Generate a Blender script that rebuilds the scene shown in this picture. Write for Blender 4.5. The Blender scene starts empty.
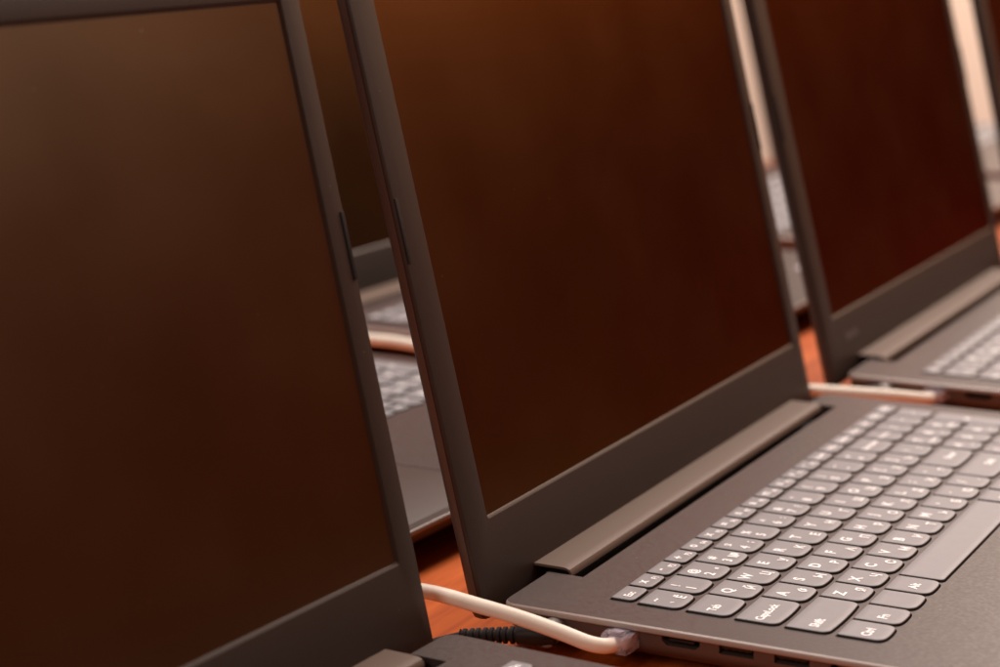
import bpy, bmesh, math, random
from mathutils import Vector, Matrix
random.seed(7)
S = bpy.context.scene
C = S.collection
MM = 0.001
ZT = 20.5            # height of the key tops above the desk, mm
PX, PY = 165.0, -70.0  # laptop origin in layout millimetres

# ------------------------------------------------------------------ camera
cam = bpy.data.cameras.new('camera'); camo = bpy.data.objects.new('camera', cam); C.objects.link(camo)
Rt = Vector((0.460113755, -0.887838284, -0.006205876))
Dn = Vector((-0.18911218, -0.091171496, -0.977713834))
Fw = Vector((0.867485974, 0.451033191, -0.209850293))
M = Matrix.Identity(4)
for i in range(3):
    M[i][0] = Rt[i]; M[i][1] = -Dn[i]; M[i][2] = -Fw[i]
M[0][3], M[1][3], M[2][3] = -0.7097952, -0.3107871, (270.2798 + ZT) * MM
camo.matrix_world = M
cam.sensor_width = 36.0; cam.lens = 2.1451463 * 36.0
cam.clip_start = 0.01; cam.clip_end = 60
cam.dof.use_dof = True; cam.dof.focus_distance = 0.83; cam.dof.aperture_fstop = 8.0
S.camera = camo

# ------------------------------------------------------------------ world and lamps
W = bpy.data.worlds.new('World'); S.world = W; W.use_nodes = True
bg = W.node_tree.nodes['Background']
bg.inputs[0].default_value = (0.62, 0.120, 0.016, 1); bg.inputs[1].default_value = 0.31

def area(name, loc, tgt, sx, sy, power, col):
    l = bpy.data.lights.new(name, 'AREA'); l.shape = 'RECTANGLE'; l.size = sx; l.size_y = sy
    l.energy = power; l.color = col
    o = bpy.data.objects.new(name, l); C.objects.link(o)
    o.location = loc; o.rotation_euler = (Vector(tgt) - Vector(loc)).to_track_quat('-Z', 'Y').to_euler()
    return o
area('ceiling_or_fill_lamp', (2.9, 0.10, 1.75), (0.6, 0.0, 0.0), 1.1, 1.1, 52, (1.0, 0.81, 0.70))
area('ceiling_or_fill_lamp', (0.8, 0.55, 2.2), (0.5, 0.35, 0.0), 1.6, 1.2, 78, (1.0, 0.89, 0.83))
area('ceiling_or_fill_lamp', (1.45, -1.75, 1.45), (0.0, 0.0, 0.2), 1.3, 0.8, 8.5, (1.0, 0.90, 0.83))  # unseen fill, added to lighten the top of the left screen and the bezels
area('warm_fill_lamp', (3.3, -1.2, 1.32), (0.4, 0.0, 0.1), 1.2, 0.7, 11, (1.0, 0.50, 0.24))  # unseen orange fill, added to grade the tops of the screens
area('ceiling_or_fill_lamp', (-1.9, 0.15, 1.2), (-0.1, 0.0, 0.1), 0.9, 0.9, 13, (1.0, 0.86, 0.77))  # unseen fill from the left, added to brighten lid sides and deck edges
area('ceiling_or_fill_lamp', (2.45, 0.65, 0.95), (3.3, 0.55, 0.15), 0.5, 0.3, 19, (1.0, 0.84, 0.71))  # unseen fill, added only to brighten the far wall

S.view_settings.view_transform = 'Standard'; S.view_settings.look = 'None'
S.view_settings.exposure = 0.0; S.view_settings.gamma = 1.0
S.view_settings.use_curve_mapping = False
S.render.resolution_x = 1024; S.render.resolution_y = 683
S.render.engine = 'CYCLES'

# ------------------------------------------------------------------ materials
MATS = {}
def mat(name, col, rough=0.5, spec=0.5, metal=0.0, bump=0.0, bscale=900.0, bstretch=(1, 1, 1), vary=0.0, vscale=60.0,
        rvary=0.0, coat=0.0, trans=0.0, aniso=None):
    m = bpy.data.materials.new(name); m.use_nodes = True
    nt = m.node_tree; n = nt.nodes; b = n['Principled BSDF']
    b.inputs['Base Color'].default_value = (*col, 1); b.inputs['Roughness'].default_value = rough
    b.inputs['Specular IOR Level'].default_value = spec; b.inputs['Metallic'].default_value = metal
    b.inputs['Coat Weight'].default_value = coat; b.inputs['Transmission Weight'].default_value = trans
    tc = n.new('ShaderNodeTexCoord'); mp = n.new('ShaderNodeMapping'); nt.links.new(tc.outputs['Object'], mp.inputs[0])
    mp.inputs['Scale'].default_value = bstretch
    if vary > 0 or rvary > 0:
        t = n.new('ShaderNodeTexNoise'); t.inputs['Scale'].default_value = vscale; t.inputs['Detail'].default_value = 6
        nt.links.new(mp.outputs[0], t.inputs[0])
        if vary > 0:
            mr = n.new('ShaderNodeMapRange'); mr.inputs[1].default_value = 0.3; mr.inputs[2].default_value = 0.7
            mr.inputs[3].default_value = 1 - vary; mr.inputs[4].default_value = 1 + vary
            nt.links.new(t.outputs[0], mr.inputs[0])
            mx = n.new('ShaderNodeVectorMath'); mx.operation = 'SCALE'; mx.inputs[0].default_value = col
            nt.links.new(mr.outputs[0], mx.inputs['Scale']); nt.links.new(mx.outputs[0], b.inputs['Base Color'])
        if rvary > 0:
            mr = n.new('ShaderNodeMapRange'); mr.inputs[1].default_value = 0.3; mr.inputs[2].default_value = 0.7
            mr.inputs[3].default_value = rough - rvary; mr.inputs[4].default_value = rough + rvary
            nt.links.new(t.outputs[0], mr.inputs[0]); nt.links.new(mr.outputs[0], b.inputs['Roughness'])
    if bump > 0:
        t2 = n.new('ShaderNodeTexNoise'); t2.inputs['Scale'].default_value = bscale; t2.inputs['Detail'].default_value = 3
        nt.links.new(mp.outputs[0], t2.inputs[0])
        bp = n.new('ShaderNodeBump'); bp.inputs['Strength'].default_value = bump; bp.inputs['Distance'].default_value = 0.0002
        nt.links.new(t2.outputs[0], bp.inputs['Height']); nt.links.new(bp.outputs[0], b.inputs['Normal'])
    MATS[name] = m
    return m
mat('deck', (0.049, 0.037, 0.034), 0.46, 0.32, bump=0.12, bscale=1800, vary=0.05, vscale=500, rvary=0.07)
mat('lip', (0.34, 0.295, 0.265), 0.30, 0.6, bump=0.05)  # much paler than the deck: the edge highlight is put into this colour
mat('bottom', (0.075, 0.052, 0.045), 0.42, 0.5, bump=0.15, bscale=2500)
mat('lid_shell', (0.055, 0.048, 0.045), 0.42, 0.5, bump=0.08, bscale=2000)
mat('bezel', (0.026, 0.0175, 0.0142), 0.47, 0.42, bump=0.12, bscale=2600, vary=0.05, vscale=300)
mat('screen', (0.124, 0.084, 0.052), 0.32, 0.5, metal=1.0, vary=0.05, vscale=14, rvary=0.025)
mat('hinge', (0.118, 0.083, 0.061), 0.56, 0.32, metal=0.0, bump=0.05, bscale=900, bstretch=(0.05, 1, 1))
mat('key', (0.195, 0.194, 0.205), 0.52, 0.5, bump=0.08, bscale=2200, vary=0.03, vscale=150)
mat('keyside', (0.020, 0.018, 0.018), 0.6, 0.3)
mat('legend', (0.88, 0.87, 0.87), 0.5, 0.3)
mat('black', (0.008, 0.008, 0.008), 0.5, 0.4)
mat('rubber', (0.011, 0.010, 0.010), 0.7, 0.3)
mat('pad', (0.049, 0.037, 0.034), 0.44, 0.32)
mat('steel', (0.30, 0.29, 0.28), 0.35, 0.5, metal=1.0)
mat('gold', (0.10, 0.07, 0.04), 0.3, 0.5, metal=1.0)
mat('jacket', (0.82, 0.77, 0.66), 0.48, 0.4, vary=0.04, vscale=80)
mat('clear_plug', (0.93, 0.87, 0.97), 0.10, 0.7, trans=0.86)
mat('grey_plug', (0.16, 0.145, 0.14), 0.45, 0.5)
mat('wall', (0.78, 0.63, 0.53), 0.85, 0.2, bump=0.2, bscale=120, vary=0.03, vscale=3)
mat('mark', (0.16, 0.145, 0.14), 0.35, 0.5, metal=0.5)
mat('floor', (0.022, 0.016, 0.013), 0.9, 0.1, vary=0.1, vscale=30)
mat('sticker', (0.55, 0.52, 0.56), 0.35, 0.5)

def wood():
    m = bpy.data.materials.new('desk_wood'); m.use_nodes = True; nt = m.node_tree; n = nt.nodes; b = n['Principled BSDF']
    b.inputs['Roughness'].default_value = 0.5; b.inputs['Specular IOR Level'].default_value = 0.2
    tc = n.new('ShaderNodeTexCoord'); mp = n.new('ShaderNodeMapping'); mp.inputs['Scale'].default_value = (2.0, 26.0, 10)
    nt.links.new(tc.outputs['Object'], mp.inputs[0])
    t = n.new('ShaderNodeTexNoise'); t.inputs['Scale'].default_value = 5; t.inputs['Detail'].default_value = 9
    t.inputs['Distortion'].default_value = 0.7; nt.links.new(mp.outputs[0], t.inputs[0])
    r = n.new('ShaderNodeValToRGB'); r.color_ramp.elements[0].position = 0.3; r.color_ramp.elements[1].position = 0.72
    r.color_ramp.elements[0].color = (0.40, 0.066, 0.009, 1); r.color_ramp.elements[1].color = (0.70, 0.155, 0.026, 1)
    nt.links.new(t.outputs[0], r.inputs[0]); nt.links.new(r.outputs[0], b.inputs['Base Color'])
    bp = n.new('ShaderNodeBump'); bp.inputs['Strength'].default_value = 0.05; bp.inputs['Distance'].default_value = 0.0005
    nt.links.new(t.outputs[0], bp.inputs['Height']); nt.links.new(bp.outputs[0], b.inputs['Normal'])
    MATS['desk_wood'] = m
wood()
MATS['screen'].node_tree.nodes['Principled BSDF'].inputs['Specular Tint'].default_value = (0.5, 0.25, 0.14, 1)
def add_dust(name, scale, size, col, keep):
    # sparse specks of dust lying on a surface
    nt = MATS[name].node_tree; n = nt.nodes; b = n['Principled BSDF']
    tc = n.new('ShaderNodeTexCoord'); v = n.new('ShaderNodeTexVoronoi'); v.inputs['Scale'].default_value = scale
    nt.links.new(tc.outputs['Object'], v.inputs['Vector'])
    lt = n.new('ShaderNodeMath'); lt.operation = 'LESS_THAN'; lt.inputs[1].default_value = size
    nt.links.new(v.outputs['Distance'], lt.inputs[0])
    sp = n.new('ShaderNodeSeparateColor'); nt.links.new(v.outputs['Color'], sp.inputs[0])
    k = n.new('ShaderNodeMath'); k.operation = 'LESS_THAN'; k.inputs[1].default_value = keep; nt.links.new(sp.outputs[0], k.inputs[0])
    m = n.new('ShaderNodeMath'); m.operation = 'MULTIPLY'; nt.links.new(lt.outputs[0], m.inputs[0]); nt.links.new(k.outputs[0], m.inputs[1])
    mx = n.new('ShaderNodeMix'); mx.data_type = 'RGBA'; nt.links.new(m.outputs[0], mx.inputs[0])
    src = b.inputs['Base Color'].links[0].from_socket; nt.links.new(src, mx.inputs[6]); mx.inputs[7].default_value = (*col, 1)
    nt.links.new(mx.outputs[2], b.inputs['Base Color'])
add_dust('screen', 110, 0.045, (0.30, 0.22, 0.17), 0.25)
add_dust('bezel', 160, 0.05, (0.16, 0.14, 0.13), 0.2)
add_dust('deck', 150, 0.05, (0.22, 0.20, 0.19), 0.22)

# ------------------------------------------------------------------ mesh helpers (all in millimetres)
def finish(bm, name, mats, sharp=35, off=(0, 0, 0)):
    bmesh.ops.recalc_face_normals(bm, faces=bm.faces)
    for v in bm.verts: v.co = (v.co - Vector(off)) * MM
    me = bpy.data.meshes.new(name); bm.to_mesh(me); bm.free()
    for m in (mats if isinstance(mats, (list, tuple)) else [mats]): me.materials.append(MATS[m])
    me.polygons.foreach_set('use_smooth', [True] * len(me.polygons))
    me.set_sharp_from_angle(angle=math.radians(sharp))
    return me
def obj(name, me, parent=None):
    o = bpy.data.objects.new(name, me); C.objects.link(o); o.parent = parent
    return o
def box(bm, x0, x1, y0, y1, z0, z1, bev=0.0, mi=0):
    vs = [bm.verts.new((x, y, z)) for z in (z0, z1) for y in (y0, y1) for x in (x0, x1)]
    fs = [bm.faces.new([vs[i] for i in f]) for f in ((0, 2, 3, 1), (4, 5, 7, 6), (0, 1, 5, 4), (2, 6, 7, 3), (0, 4, 6, 2), (1, 3, 7, 5))]
    for f in fs: f.material_index = mi
    if bev > 0:
        es = list({e for f in fs for e in f.edges})
        r = bmesh.ops.bevel(bm, geom=es, offset=bev, segments=2, affect='EDGES', profile=0.6)
        for f in r['faces']: f.material_index = mi
def rrect(x0, x1, y0, y1, r, seg=6):
    # r = (front-left, front-right, rear-right, rear-left), counter clockwise
    out = []
    for (cx, cy, a0, rr) in ((x0, y0, 180, r[0]), (x1, y0, 270, r[1]), (x1, y1, 0, r[2]), (x0, y1, 90, r[3])):
        sx = 1 if cx == x0 else -1; sy = 1 if cy == y0 else -1
        for k in range(seg + 1):
            a = math.radians(a0 + 90 * k / seg)
            out.append((cx + sx * rr + rr * math.cos(a), cy + sy * rr + rr * math.sin(a)))
    return out
def loft(bm, rings, mis=None, cap=True, capmi=(0, 0)):
    rv = [[bm.verts.new(p) for p in r] for r in rings]
    n = len(rv[0])
    for a in range(len(rv) - 1):
        for i in range(n):
            f = bm.faces.new((rv[a][i], rv[a][(i + 1) % n], rv[a + 1][(i + 1) % n], rv[a + 1][i]))
            if mis: f.material_index = mis[a]
    if cap:
        f = bm.faces.new(list(reversed(rv[0]))); f.material_index = capmi[0]
        f = bm.faces.new(rv[-1]); f.material_index = capmi[1]
    return rv
def catmull(pts, n=10):
    P = [Vector(p) for p in pts]; P = [P[0] * 2 - P[1]] + P + [P[-1] * 2 - P[-2]]
    out = []
    for i in range(1, len(P) - 2):
        for k in range(n):
            t = k / n; a, b, c, d = P[i - 1], P[i], P[i + 1], P[i + 2]
            out.append(0.5 * ((2 * b) + (c - a) * t + (2 * a - 5 * b + 4 * c - d) * t * t + (3 * b - 3 * c + d - a) * t ** 3))
    out.append(P[-2]); return out
def tube(bm, pts, r, seg=16):
    rings = []; up = Vector((0, 0, 1)); N = None
    for i, p in enumerate(pts):
        t = (pts[min(i + 1, len(pts) - 1)] - pts[max(i - 1, 0)]).normalized()
        if N is None: N = t.cross(up).normalized() if abs(t.z) < 0.95 else t.cross(Vector((1, 0, 0))).normalized()
        N = (N - t * N.dot(t)).normalized(); B = t.cross(N)
        rr = r[i] if isinstance(r, (list, tuple)) else r
        rings.append([p + (N * math.cos(2 * math.pi * k / seg) + B * math.sin(2 * math.pi * k / seg)) * rr for k in range(seg)])
    loft(bm, rings)
def boolean(me, cut_bm, name):
    a = bpy.data.objects.new('tmp_a', me); C.objects.link(a)
    bmesh.ops.recalc_face_normals(cut_bm, faces=cut_bm.faces)
    cm = bpy.data.meshes.new('tmp_c'); cut_bm.to_mesh(cm); cut_bm.free()
    for m in me.materials: cm.materials.append(m)
    c = bpy.data.objects.new('tmp_b', cm); C.objects.link(c)
    md = a.modifiers.new('b', 'BOOLEAN'); md.object = c; md.operation = 'DIFFERENCE'; md.solver = 'EXACT'
    dg = bpy.context.evaluated_depsgraph_get()
    out = bpy.data.meshes.new_from_object(a.evaluated_get(dg)); out.name = name
    bpy.data.objects.remove(a); bpy.data.objects.remove(c); bpy.data.meshes.remove(cm)
    return out
OFF = (PX, PY, -ZT)
def cutbm(): return bmesh.new()
def scaled(bm):
    for v in bm.verts: v.co = (v.co - Vector(OFF)) * MM
    return bm

# ------------------------------------------------------------------ the setting
bm = bmesh.new(); box(bm, -1500, 1760, -330, 456, -28, 0, 3.0)
desk = obj('desk', finish(bm, 'desk', 'desk_wood')); desk['kind'] = 'structure'
desk['label'] = 'long orange wooden desk top under the two rows of laptops'
bm = bmesh.new(); box(bm, 3300, 3360, -150, 4200, -750, 2600)
wl = obj('wall', finish(bm, 'wall', 'wall')); wl['kind'] = 'structure'
wl['label'] = 'blurred peach coloured wall far behind the laptops'

bm = bmesh.new(); box(bm, -9000, 3300, -9000, 9000, -770, -750)  # unseen floor, added so the screens have something dark to reflect
fl = obj('floor', finish(bm, 'floor', 'floor')); fl['kind'] = 'structure'; fl['label'] = 'unseen dark floor, added for the screens to reflect'

# ------------------------------------------------------------------ laptop geometry
DX0, DX1, DY0, DY1 = -21.0, 353.0, -212.0, 48.0
DZ = -1.0
# keyboard layout: (rear-left x, rear y, width, depth, legends[(text, fx, fy, size)])
KEYS = []
def K(x, y, w, d, *leg): KEYS.append((x, y, w, d, leg))
GX, AD = 1.9, 17.2
def main(t, up): return [(t, .30, .36, 5.2), (up, .74, .70, 4.6)]
RY = [11.7, 0.0, -19.6, -39.2, -58.8, -78.4]
ftxt = ['Esc'] + ['F%d' % i for i in range(1, 13)] + ['Insert', 'PrtSc', 'Delete', 'Home', 'End', 'PgUp', 'PgDn']
fic = ['', '\u2715', '\u2212', '+', '\u21bb', '\u2327', '\u2708', '\u25a3', '\u2302', '\u25a1', '\u25a5', '\u25d0', '\u25cf']
for i, t in enumerate(ftxt):
    if i == 0: leg = [(t, .40, .55, 3.6)]
    elif i < 13: leg = [(['', 'x', '-', '+', 'o', 'x', '=', 'n', 'a', 'm', 'u', 'v', '*'][i], .32, .45, 5.0), (t, .74, .66, 3.0)]
    else: leg = [(t, .5, .5, 3.5)]
    K(1.0 + i * 16.925, RY[0], 14.9, 9.3, *leg)
nums = [('~', '`', '\u0401'), ('!', '1', ''), ('@', '2', '"'), ('#', '3', '\u2116'), ('$', '4', ';'), ('%', '5', ''), ('^', '6', ':'),
        ('&', '7', '?'), ('*', '8', ''), ('(', '9', ''), (')', '0', ''), ('_', '-', ''), ('+', '=', '')]
for i, (a, b_, c_) in enumerate(nums):
    leg = [(a, .30, .30, 4.4), (b_, .30, .68, 4.8)]
    if c_: leg.append((c_, .74, .68, 4.4))
    K(i * 19.0, RY[1], 19 - GX, AD, *leg)
K(247, RY[1], 22.2, AD, ('Backspace', .48, .5, 3.4))
K(0.3, RY[2], 22.2 - .3 - GX, AD, ('Tab', .32, .5, 4.0))
for i, (a, b_) in enumerate(zip('QWERTYUIOP[]', '\u0419\u0426\u0423\u041a\u0415\u041d\u0413\u0428\u0429\u0417\u0425\u042a')): K(22.2 + i * 19, RY[2], 19 - GX, AD, *main(a, b_))
K(250.2, RY[2], 19, AD, ('\\', .30, .4, 4.4), ('/', .70, .65, 4.0))
K(0, RY[3], 28.4 - GX, AD, ('CapsLock', .42, .52, 3.8))
for i, (a, b_) in enumerate(zip("ASDFGHJKL;'", '\u0424\u042b\u0412\u0410\u041f\u0420\u041e\u041b\u0414\u0416\u042d')): K(28.4 + i * 19, RY[3], 19 - GX, AD, *main(a, b_))
K(237.4, RY[3], 31.8, AD, ('Enter', .60, .5, 4.0))
K(0, RY[4], 38.4 - GX, AD, ('Shift', .22, .55, 4.2))
for i, (a, b_) in enumerate(zip('ZXCVBNM,./', '\u042f\u0427\u0421\u041c\u0418\u0422\u042c\u0411\u042e.')): K(38.4 + i * 19, RY[4], 19 - GX, AD, *main(a, b_))
K(228.4, RY[4], 40.8, AD, ('Shift', .62, .5, 4.2))
BD = 17.8
K(0.5, RY[5], 19 - GX, BD, ('Ctrl', .38, .54, 4.2)); K(19.5, RY[5], 19 - GX, BD, ('Fn', .36, .54, 4.4))
K(38.5, RY[5], 19 - GX, BD); K(57.5, RY[5], 19 - GX, BD, ('Alt', .40, .54, 4.2))
K(76.5, RY[5], 113, BD)
K(192, RY[5], 16.5, BD, ('Alt', .40, .54, 4.2)); K(211, RY[5], 16.5, BD, ('Ctrl', .40, .54, 4.2))
K(230, RY[5], 11.2, BD, ('<', .5, .5, 4.0)); K(243.5, RY[5], 12, 7.6, ('^', .5, .5, 4.0)); K(243.5, RY[5] - 9.6, 12, 7.6, ('v', .5, .5, 4.0))
K(258, RY[5], 11.2, BD, ('>', .5, .5, 4.0))
NX = [271.6 + 16.4 * i for i in range(4)]
for i, t in enumerate(['NumLk', '/', '*', '-']): K(NX[i], RY[1], 14.8, AD, (t, .5, .48, 3.4 if i == 0 else 5.0))
for r, row in enumerate((['7', '8', '9'], ['4', '5', '6'], ['1', '2', '3'])):
    for i, t in enumerate(row): K(NX[i], RY[2 + r], 14.8, AD, (t, .32, .40, 5.4), (['Home', '^', 'PgUp', '<', '', '>', 'End', 'v', 'PgDn'][r * 3 + i], .60, .74, 2.8))
K(NX[3], RY[2], 14.8, AD + 19.6, ('+', .5, .45, 5.4)); K(NX[3], RY[4], 14.8, AD + 19.6, ('Enter', .5, .45, 3.2))
K(NX[0], RY[5], 14.8 + 16.4, BD, ('0', .3, .42, 5.2), ('Ins', .6, .7, 2.8)); K(NX[2], RY[5], 14, BD, ('.', .35, .42, 5.2), ('Del', .6, .74, 2.8))

def key_outline(w, d, grow=0.0, seg=5):
    # local: x 0..w, y 0 (rear) .. -d (front); front edge bulges and has wide corners
    small = d < 12
    rf = 1.9 if small else (1.6 if w > 60 else 3.1); rr = 0.8
    bul = 0.35 if small else (0.15 if w > 60 else 0.85)
    base = rrect(0, w, -d + bul, 0, (rf, rf, rr, rr), seg)
    pts = []
    for (x, y) in base:
        t = (x - w / 2) / (w / 2)
        k = max(0.0, min(1.0, (-y - d * 0.55) / (d * 0.45)))
        pts.append((x, y - bul * (1 - t * t) * k))
    if rf > 2 or True:   # extra points along the front edge so that it curves
        fl = pts[seg]; fr = pts[seg + 1]; ins = []
        for k in range(1, 6):
            x = fl[0] + (fr[0] - fl[0]) * k / 6; t = (x - w / 2) / (w / 2)
            ins.append((x, -d + bul - bul * (1 - t * t)))
        pts = pts[:seg + 1] + ins + pts[seg + 1:]
    if grow:
        cx, cy = w / 2, -d / 2
        pts = [(cx + (x - cx) * (w + 2 * grow) / w, cy + (y - cy) * (d + 2 * grow) / d) for x, y in pts]
    return pts
def inset(pts, g):
    xs = [p[0] for p in pts]; ys = [p[1] for p in pts]
    w = max(xs) - min(xs); d = max(ys) - min(ys); cx = (max(xs) + min(xs)) / 2; cy = (max(ys) + min(ys)) / 2
    return [(cx + (x - cx) * (w - 2 * g) / w, cy + (y - cy) * (d - 2 * g) / d) for x, y in pts]
KM = {}
def key_mesh(w, d):
    k = (round(w, 2), round(d, 2))
    if k not in KM:
        bm = bmesh.new(); o = key_outline(w, d)
        rings = [[(x, y, -2.3) for x, y in o], [(x, y, -0.35) for x, y in o], [(x, y, -0.10) for x, y in inset(o, 0.10)],
                 [(x, y, 0.0) for x, y in inset(o, 0.38)], [(x, y, -0.10) for x, y in inset(o, 3.2 if min(w, d) > 10 else 2.0)]]
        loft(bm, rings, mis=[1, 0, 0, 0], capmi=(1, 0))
        KM[k] = finish(bm, 'key', ['key', 'keyside'], sharp=50)
    return KM[k]
TXT = {}
def text_mesh_raw(s):
    if s not in TXT:
        cu = bpy.data.curves.new('t', 'FONT'); cu.body = s; cu.size = 1.0; cu.resolution_u = 3
        cu.align_x = 'CENTER'; cu.align_y = 'CENTER'; cu.offset = 0.034
        o = bpy.data.objects.new('t', cu); C.objects.link(o)
        dg = bpy.context.evaluated_depsgraph_get(); dg.update()
        me = bpy.data.meshes.new_from_object(o.evaluated_get(dg))
        TXT[s] = ([tuple(v.co) for v in me.vertices], [tuple(p.vertices) for p in me.polygons])
        bpy.data.objects.remove(o); bpy.data.curves.remove(cu); bpy.data.meshes.remove(me)
    return TXT[s]
def legend_mesh(w, d, leg):
    vs, fs = [], []
    for (s, fx, fy, size) in leg:
        size *= 1.22
        if not s: continue
        v, f = text_mesh_raw(s)
        xs = [a[0] for a in v]; ys = [a[1] for a in v]
        cx = (min(xs) + max(xs)) / 2; cy = (min(ys) + max(ys)) / 2
        tw = (max(xs) - min(xs)) * size; k = size * min(1.0, (w - 2.6) / max(tw, .01))
        px = min(max(fx * w, 1.3 + tw * k / size / 2), w - 1.3 - tw * k / size / 2); b0 = len(vs)
        vs += [((px + (a[0] - cx) * k) * MM, (-fy * d + (a[1] - cy) * k) * MM, 0.03 * MM) for a in v]
        fs += [tuple(i + b0 for i in q) for q in f]
    me = bpy.data.meshes.new('legend'); me.from_pydata(vs, [], fs); me.materials.append(MATS['legend'])
    return me

# --- top cover (deck) with key holes, hinge slot and touch pad recess
def ring(ins, z):
    o = rrect(DX0 + ins, DX1 - ins, DY0 + ins, DY1 - ins * .5, [max(r - ins * .6, 1) for r in (11, 11, 6, 6)], 8)
    return [(x, y, z) for x, y in o]
bm = bmesh.new()
loft(bm, [ring(2.2, -3.6), ring(0.4, -3.6), ring(0.0, -3.1), ring(0.0, -2.2), ring(0.35, -1.45), ring(1.0, DZ)],
     mis=[1, 1, 1, 1, 1], capmi=(0, 0))
top_me = finish(bm, 'top_cover', ['deck', 'lip'], 30, OFF)
cb = cutbm()
for (x, y, w, d, leg) in KEYS:
    o = [(px + x, py + y) for px, py in key_outline(w, d, 0.62, 3)]
    loft(cb, [[(a, b_, -2.9) for a, b_ in o], [(a, b_, 1) for a, b_ in o]])
TP = (55, 160, -206.5, -126)
o = rrect(TP[0] - .22, TP[1] + .22, TP[2] - .22, TP[3] + .22, (2, 2, 2, 2), 4)
loft(cb, [[(a, b_, -2.0) for a, b_ in o], [(a, b_, 1) for a, b_ in o]])
top_me = boolean(top_me, scaled(cb), 'top_cover')
cb = cutbm(); box(cb, 20.0, 327.0, 32.4, 70, -9, 3)
top_me = boolean(top_me, scaled(cb), 'top_cover')
top_me.polygons.foreach_set('use_smooth', [True] * len(top_me.polygons)); top_me.set_sharp_from_angle(angle=math.radians(30))
# --- bottom cover with ports
def ringb(ins, z):
    o = rrect(DX0 + ins, DX1 - ins, DY0 + ins * 2.6, DY1 - ins * .4, [max(r, 2) for r in (10, 10, 6, 6)], 6)
    return [(x, y, z) for x, y in o]
bm = bmesh.new()
loft(bm, [ringb(20, -18.4), ringb(16, -18.2), ringb(5.2, -13.0), ringb(2.6, -10.6), ringb(2.0, -8.8), ringb(1.7, -3.65)])
bot_me = finish(bm, 'bottom_cover', ['bottom'], 35, OFF)
cb = cutbm()
XS = DX0 + 1.0
def hole(y0, y1, z0, z1, depth=13): box(cb, XS - 3, XS + depth, y0, y1, z0, z1)
hole(-8.9, 3.3, -11.0, -3.9, 17)          # ethernet
o = [(-33, -3.9), (-18, -3.9), (-18, -6.0), (-19.8, -7.7), (-31.2, -7.7), (-33, -6.0)]
loft(cb, [[(XS - 3, y, z) for y, z in o], [(XS + 12, y, z) for y, z in o]])
hole(-53.9, -40.5, -7.5, -3.95); hole(-75.0, -61.7, -7.5, -3.95)
for (cy, cz, r) in ((25.0, -8.0, 3.3), (-84.5, -5.9, 2.0)):
    o = [(cy + r * math.cos(a * math.pi / 8), cz + r * math.sin(a * math.pi / 8)) for a in range(16)]
    loft(cb, [[(XS - 3, y, z) for y, z in o], [(XS + 12, y, z) for y, z in o]])
box(cb, 19.5, 328, 31.5, 70, -12.0, 3)
bot_me = boolean(bot_me, scaled(cb), 'bottom_cover')
bot_me.polygons.foreach_set('use_smooth', [True] * len(bot_me.polygons)); bot_me.set_sharp_from_angle(angle=math.radians(35))

def simple(name, fn, mats, sharp=35, off=OFF):
    bm = bmesh.new(); fn(bm); return finish(bm, name, mats, sharp, off)
def usb(y0, y1):
    def fn(bm):
        box(bm, XS + 1.3, XS + 9, y0 + .9, y1 - .9, -5.4, -4.2, .15, 0)          # tongue
        for k in range(4):
            yy = y0 + 2.6 + k * (y1 - y0 - 5.2) / 3
            box(bm, XS + 1.2, XS + 6, yy - .5, yy + .5, -5.55, -5.38, 0, 1)
        box(bm, XS + 9.2, XS + 10, y0 + .05, y1 - .05, -7.45, -4.0, 0, 0)
    return fn
port_meshes = [('ethernet_port', simple('ethernet_port', lambda b: (box(b, XS + 15.5, XS + 16.5, -8.8, 3.2, -10.9, -4.0), box(b, XS + 1.1, XS + 15, -8.8, 3.2, -4.5, -4.0)), 'black')),
               ('hdmi_port', simple('hdmi_port', lambda b: (box(b, XS + 1.6, XS + 8, -30.5, -20.5, -6.0, -5.0, .15), box(b, XS + 9, XS + 10, -32, -19, -7.3, -4.2)), 'black')),
               ('usb_port', simple('usb_port', usb(-53.9, -40.5), ['black', 'gold'])),
               ('usb_port', simple('usb_port', usb(-75.0, -61.7), ['black', 'gold']))]
def jack(bm):
    ts = [Vector((XS + .9, -84.5, -5.9)), Vector((XS + 1.0, -84.5, -5.9)), Vector((XS + 7, -84.5, -5.9))]
    for k in range(20):
        pass
    rings = []
    for (x, r) in ((XS + .75, 2.0), (XS + .55, 2.5), (XS + .9, 2.6), (XS + .9, 1.75), (XS + 7, 1.75)):
        rings.append([(x, -84.5 + r * math.cos(2 * math.pi * k / 20), -5.9 + r * math.sin(2 * math.pi * k / 20)) for k in range(20)])
    loft(bm, rings[1:], cap=False)
port_meshes.append(('audio_jack', simple('audio_jack', jack, 'black')))
foot_me = simple('foot', lambda b: box(b, -9, 9, -5, 5, 0, 2.4, .6), 'rubber', off=(0, 0, 0))
pad_me = simple('touch_pad', lambda b: loft(b, [[(x, y, z) for x, y in rrect(TP[0] + g, TP[1] - g, TP[2] + g, TP[3] - g, (1.8,) * 4, 4)] for g, z in ((0, -1.95), (0, -1.25), (.2, -1.08))]), 'pad')

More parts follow.
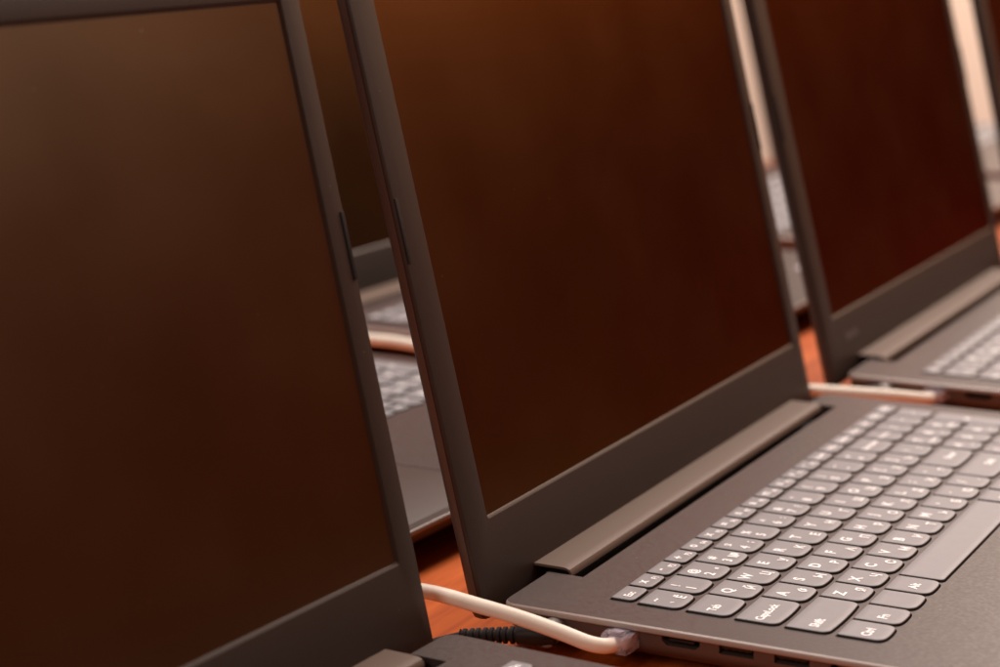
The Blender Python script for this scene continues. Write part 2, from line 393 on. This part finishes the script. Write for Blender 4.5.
# --- hinge cover strip
def hinge(bm):
    prof = [(57.6, 0.90), (52, 0.95), (43.2, 0.90), (41.0, 0.72), (39.6, 0.15), (38.8, -0.9), (38.5, -2.4), (39.3, -2.5), (39.7, -1.1),
            (40.5, -0.35), (42.0, -.1), (57.6, -.05)]
    loft(bm, [[(x, y, z) for y, z in prof] for x in (22.4, 322.2)])
hinge_me = simple('hinge_cover', hinge, 'hinge', 30)
slot_shade_me = simple('slot_shade', lambda b: loft(b, [[(x, y, z) for y, z in ((32.0, -11.8), (49.0, -11.8), (49.0, -1.6), (45.0, -1.6), (45.0, -8.5), (32.0, -8.5))] for x in (20.3, 326.7)]), 'black')  # black liner added so the slot looks as dark as deep shade

# --- lid, in hinge space: X across, Y up the lid, Z towards the user
HY, HZ = 55.1, 0.5
LX0, LX1, LV0, LV1 = -23.0, 352.0, -9.5, 249.0
SX0, SX1, SV0, SV1 = -4.4, 339.8, 27.4, 231.8
LOFF = (PX, 0, 0)
def lring(g, n, r=7.0, seg=8): return [(x, y, n) for x, y in rrect(LX0 + g, LX1 - g, LV0 + g, LV1 - g, (max(r * .5 - g, .8), max(r * .5 - g, .8), max(r - g, .8), max(r - g, .8)), seg)]
bm = bmesh.new()
loft(bm, [lring(6, -7.2), lring(2.2, -6.7), lring(.9, -5.6), lring(0.2, -3.6), lring(0.0, -1.75), lring(2.4, -1.75)])
lid_me = finish(bm, 'lid', 'lid_shell', 35, LOFF)
bm = bmesh.new()
def frame(bm, outer, inner):
    # outer / inner: lists of rings from the back to the front lip, inner ring same vertex count
    rv = [[bm.verts.new(p) for p in r] for r in outer + inner]
    n = len(rv[0])
    for a in range(len(rv) - 1):
        for i in range(n): bm.faces.new((rv[a][i], rv[a][(i + 1) % n], rv[a + 1][(i + 1) % n], rv[a + 1][i]))
def sring(g, n, seg=8): return [(x, y, n) for x, y in rrect(SX0 - g, SX1 + g, SV0 - g, SV1 + g, (1.0 + max(g, 0) * .3,) * 4, seg)]
frame(bm, [lring(0.25, -1.72), lring(0.25, -.45), lring(0.40, -.12), lring(0.8, 0.0)], [sring(1.6, 0.0), sring(1.25, -.06), sring(0.3, -.75), sring(0.0, -.95), sring(0.0, -1.7)])
bezel_me = finish(bm, 'bezel', 'bezel', 30, LOFF)
bm = bmesh.new(); box(bm, SX0 - .8, SX1 + .8, SV0 - .8, SV1 + .8, -1.70, -1.0)
screen_me = finish(bm, 'screen', 'screen', 35, LOFF)
bump_me = [simple('bumper', (lambda x: lambda b: box(b, x - 1.0, x + 1.0, 130, 155, -.6, .5, .2))(xx), 'rubber', off=LOFF) for xx in (-21.4, 350.4)]
axle_me = [simple('hinge_arm', (lambda x: lambda b: box(b, x, x + 26, -6.5, 5.5, -6.6, -1.6, 1.2))(xx), 'black', off=LOFF) for xx in (30, 288)]

foot_pos = [(20, 22), (312, 22), (25, -150), (307, -150)]
leg_me = [(legend_mesh(w, d, leg) if leg else None) for (x, y, w, d, leg) in KEYS]

def make_laptop(label, dx, dy, rz, th, group=None):
    t = bpy.data.objects.new('laptop', None); C.objects.link(t); t.empty_display_size = 0.05
    t.location = ((PX + dx) * MM, (PY + dy) * MM, 0); t.rotation_euler = (0, 0, math.radians(rz))
    t['label'] = label; t['category'] = 'laptop'
    t['group'] = 'dark grey laptops set out in two rows on the desk'
    obj('bottom_cover', bot_me, t); obj('top_cover', top_me, t); obj('touch_pad', pad_me, t); obj('hinge_cover', hinge_me, t); obj('slot_shade', slot_shade_me, t)
    for n_, me in port_meshes: obj(n_, me, t)
    for (x, y) in foot_pos:
        f = obj('foot', foot_me, t); f.location = ((x - PX) * MM, (y - PY) * MM, 0)
    l = obj('lid', lid_me, t); l.location = (0, (HY - PY) * MM, (HZ + ZT) * MM); l.rotation_euler = (math.radians(th), 0, 0)
    obj('bezel', bezel_me, l); obj('screen', screen_me, l)
    for b_ in bump_me: obj('bumper', b_, l)
    for b_ in axle_me: obj('hinge_arm', b_, l)
    for i, (x, y, w, d, leg) in enumerate(KEYS):
        k = obj('key', key_mesh(w, d), t); k.location = ((x - PX) * MM, (y - PY) * MM, ZT * MM)
        if leg_me[i]: obj('legend', leg_me[i], k)
    return t, l

spots = [
    ('dark grey open laptop at the left, its large screen cut by the frame', -418.2, 14.0, -3.6, 76.95),
    ('dark grey open laptop in sharp focus, its whole keyboard and hinge strip in view', 0, 0, 0, 76.6),
    ('blurred dark grey open laptop right of the sharp one, faint wordmark below its screen', 420.7, 3.8, 0.18, 75.9),
    ('dark grey open laptop at the far right, only a strip of its screen in view', 832, -2, 0.5, 76.6),
    ('back row laptop seen by its palm rest between the two nearest screens', -25, 330, -3.0, 76.6),
    ('back row laptop with a black screen behind the gap between the two nearest screens', 410, 352, -2.0, 79.0),
    ('back row laptop glimpsed by its keyboard in the narrow gap before the third screen', 838, 346, 0, 76.6),
    ('farthest back row laptop, a blurred patch beside the far right screen', 1266, 346, 0, 76.6),
]
LT = [make_laptop(*s) for s in spots]

# faint wordmark under the screen of the third laptop
def wordmark(lid):
    v, f = text_mesh_raw('lenovo'); me = bpy.data.meshes.new('wordmark')
    me.from_pydata([((8 + a[0] * 7.5 - PX) * MM + .012, (13.5 + a[1] * 7.5) * MM, .06 * MM) for a in v], [], f); me.materials.append(MATS['mark'])
    obj('wordmark', me, lid)['label'] = 'faint grey wordmark below the screen'
wordmark(LT[2][1])
bm = bmesh.new(); box(bm, 286, 299, -173, -161, DZ + .02, DZ + .12)
obj('sticker', finish(bm, 'sticker', 'sticker', 35, OFF), LT[5][0])['label'] = 'small pale sticker on the palm rest'

# ------------------------------------------------------------------ cables
def mesh_at(root, name, bm, mats, sharp=40):
    return obj(name, finish(bm, name, mats, sharp, OFF), root)
def cable_root(name, label, cat, group, spot):
    t = bpy.data.objects.new(name, None); C.objects.link(t); t.empty_display_size = 0.03
    t.location = ((PX + spot[1]) * MM, (PY + spot[2]) * MM, 0); t.rotation_euler = (0, 0, math.radians(spot[3]))
    t['label'] = label; t['category'] = cat; t['group'] = group
    return t
PYC, PZC = -2.8, -7.0
def ethernet(label, spot, path, rad=2.9):
    t = cable_root('ethernet_cable', label, 'cable', 'white network cables', spot)
    bm = bmesh.new(); tube(bm, catmull([(-22, PYC, PZC), (-28.5, PYC, PZC)] + path, 12), rad, 18); mesh_at(t, 'jacket', bm, 'jacket')
    bm = bmesh.new()
    def rg(x, hy, z0, z1): return [(x, PYC + a, b_) for a, b_ in ((-hy, z0), (hy, z0), (hy, z1), (-hy, z1))]
    loft(bm, [rg(-30.0, 4.2, -10.1, -4.5), rg(-29.2, 5.0, -10.5, -4.2), rg(-25, 5.6, -10.7, -4.0), rg(-12, 5.75, -10.6, -4.1)])
    box(bm, -28, -20, PYC - 3.0, PYC + 3.0, -4.1, -3.4, .25)
    p = mesh_at(t, 'plug', bm, 'clear_plug', 25)
    bm = bmesh.new(); loft(bm, [[(x, PYC + a * 2.6, z + b_ * .5) for a, b_ in ((-1, -1), (1, -1), (1, 1), (-1, 1))] for x, z in ((-15, -4.6), (-20.5, -4.2), (-26, -3.0), (-29.5, -2.4))])
    mesh_at(t, 'latch', bm, 'clear_plug', 25)
    return t
ethernet('white network cable curving from behind the left screen into the sharp laptop', spots[1],
         [(-33.0, -.8, -6.5), (-36.3, 4.2, -5.0), (-38.2, 14, -2.0), (-40, 29.5, 1.6), (-41.5, 46, 4.3), (-42, 68, 6.6), (-46, 92, 6.4), (-60, 128, -2), (-88, 165, -12), (-130, 200, -17.4), (-190, 232, -17.5), (-260, 262, -17.5)])
ethernet('white network cable running into the blurred laptop right of the sharp one', spots[2],
         [(-33.5, -1.2, -6.6), (-39.5, 3.6, -5.2), (-48, 15, -3.2), (-53, 33, -2.6), (-54, 62, -3.8), (-56, 88, -7), (-64, 120, -13), (-95, 160, -17.5), (-160, 200, -17.5)])
ethernet('white network cable crossing the gap behind the two nearest screens', spots[5],
         [(-33.5, -3.2, -6.8), (-40.5, -6.0, -4.8), (-46.5, -15, -1.8), (-48, -28, -0.9), (-48.5, -46, -0.7), (-47, -70, -3), (-44, -105, -10), (-42, -140, -17.4), (-43, -190, -17.5), (-60, -235, -17.3)], 3.2)
def power(label, spot):
    t = cable_root('power_cable', label, 'cable', 'black power cables', spot)
    cy, cz = 25.0, -8.0
    bm = bmesh.new(); tube(bm, [Vector((x, cy, cz)) for x in (-13, -19.9, -20.0, -27, -29.6, -30.4)], [2.6, 2.6, 4.6, 4.9, 4.7, 3.8], 22); mesh_at(t, 'plug', bm, 'grey_plug')
    bm = bmesh.new(); tube(bm, [Vector(p) for p in ((-27, cy - 4, cz), (-27.3, cy - 3.4, cz), (-28, cy + 2, cz - .2), (-29.4, cy + 9, cz - .9), (-30.2, cy + 11, cz - 1.2))], [2.4, 3.9, 4.5, 4.0, 3.4], 20); mesh_at(t, 'plug_body', bm, 'black')
    bm = bmesh.new(); pts = []; rad = []
    for k in range(60):
        u = k / 59; pts.append(Vector((-29.8 - 5.5 * u, cy + 9.5 + 23 * u, cz - 1.1 - 2.0 * u))); ph = (u * 9) % 1.0
        rad.append((3.5 - 1.0 * u) if ph < .62 else (2.4 - .6 * u))
    tube(bm, pts, rad, 16); mesh_at(t, 'strain_relief', bm, 'rubber', 25)
    bm = bmesh.new(); tube(bm, catmull([(-34.5, cy + 30, cz - 2.9), (-40, cy + 40, -13.6), (-62, cy + 58, -17.6), (-120, cy + 84, -18.2), (-220, cy + 120, -18.2), (-330, cy + 150, -18.2)], 10), 1.9, 12); mesh_at(t, 'cord', bm, 'rubber')
power('black power cable with ribbed sleeve beside the plugged port of the sharp laptop', spots[1])
power('power plug at the rear side of the blurred laptop right of the sharp one', spots[2])
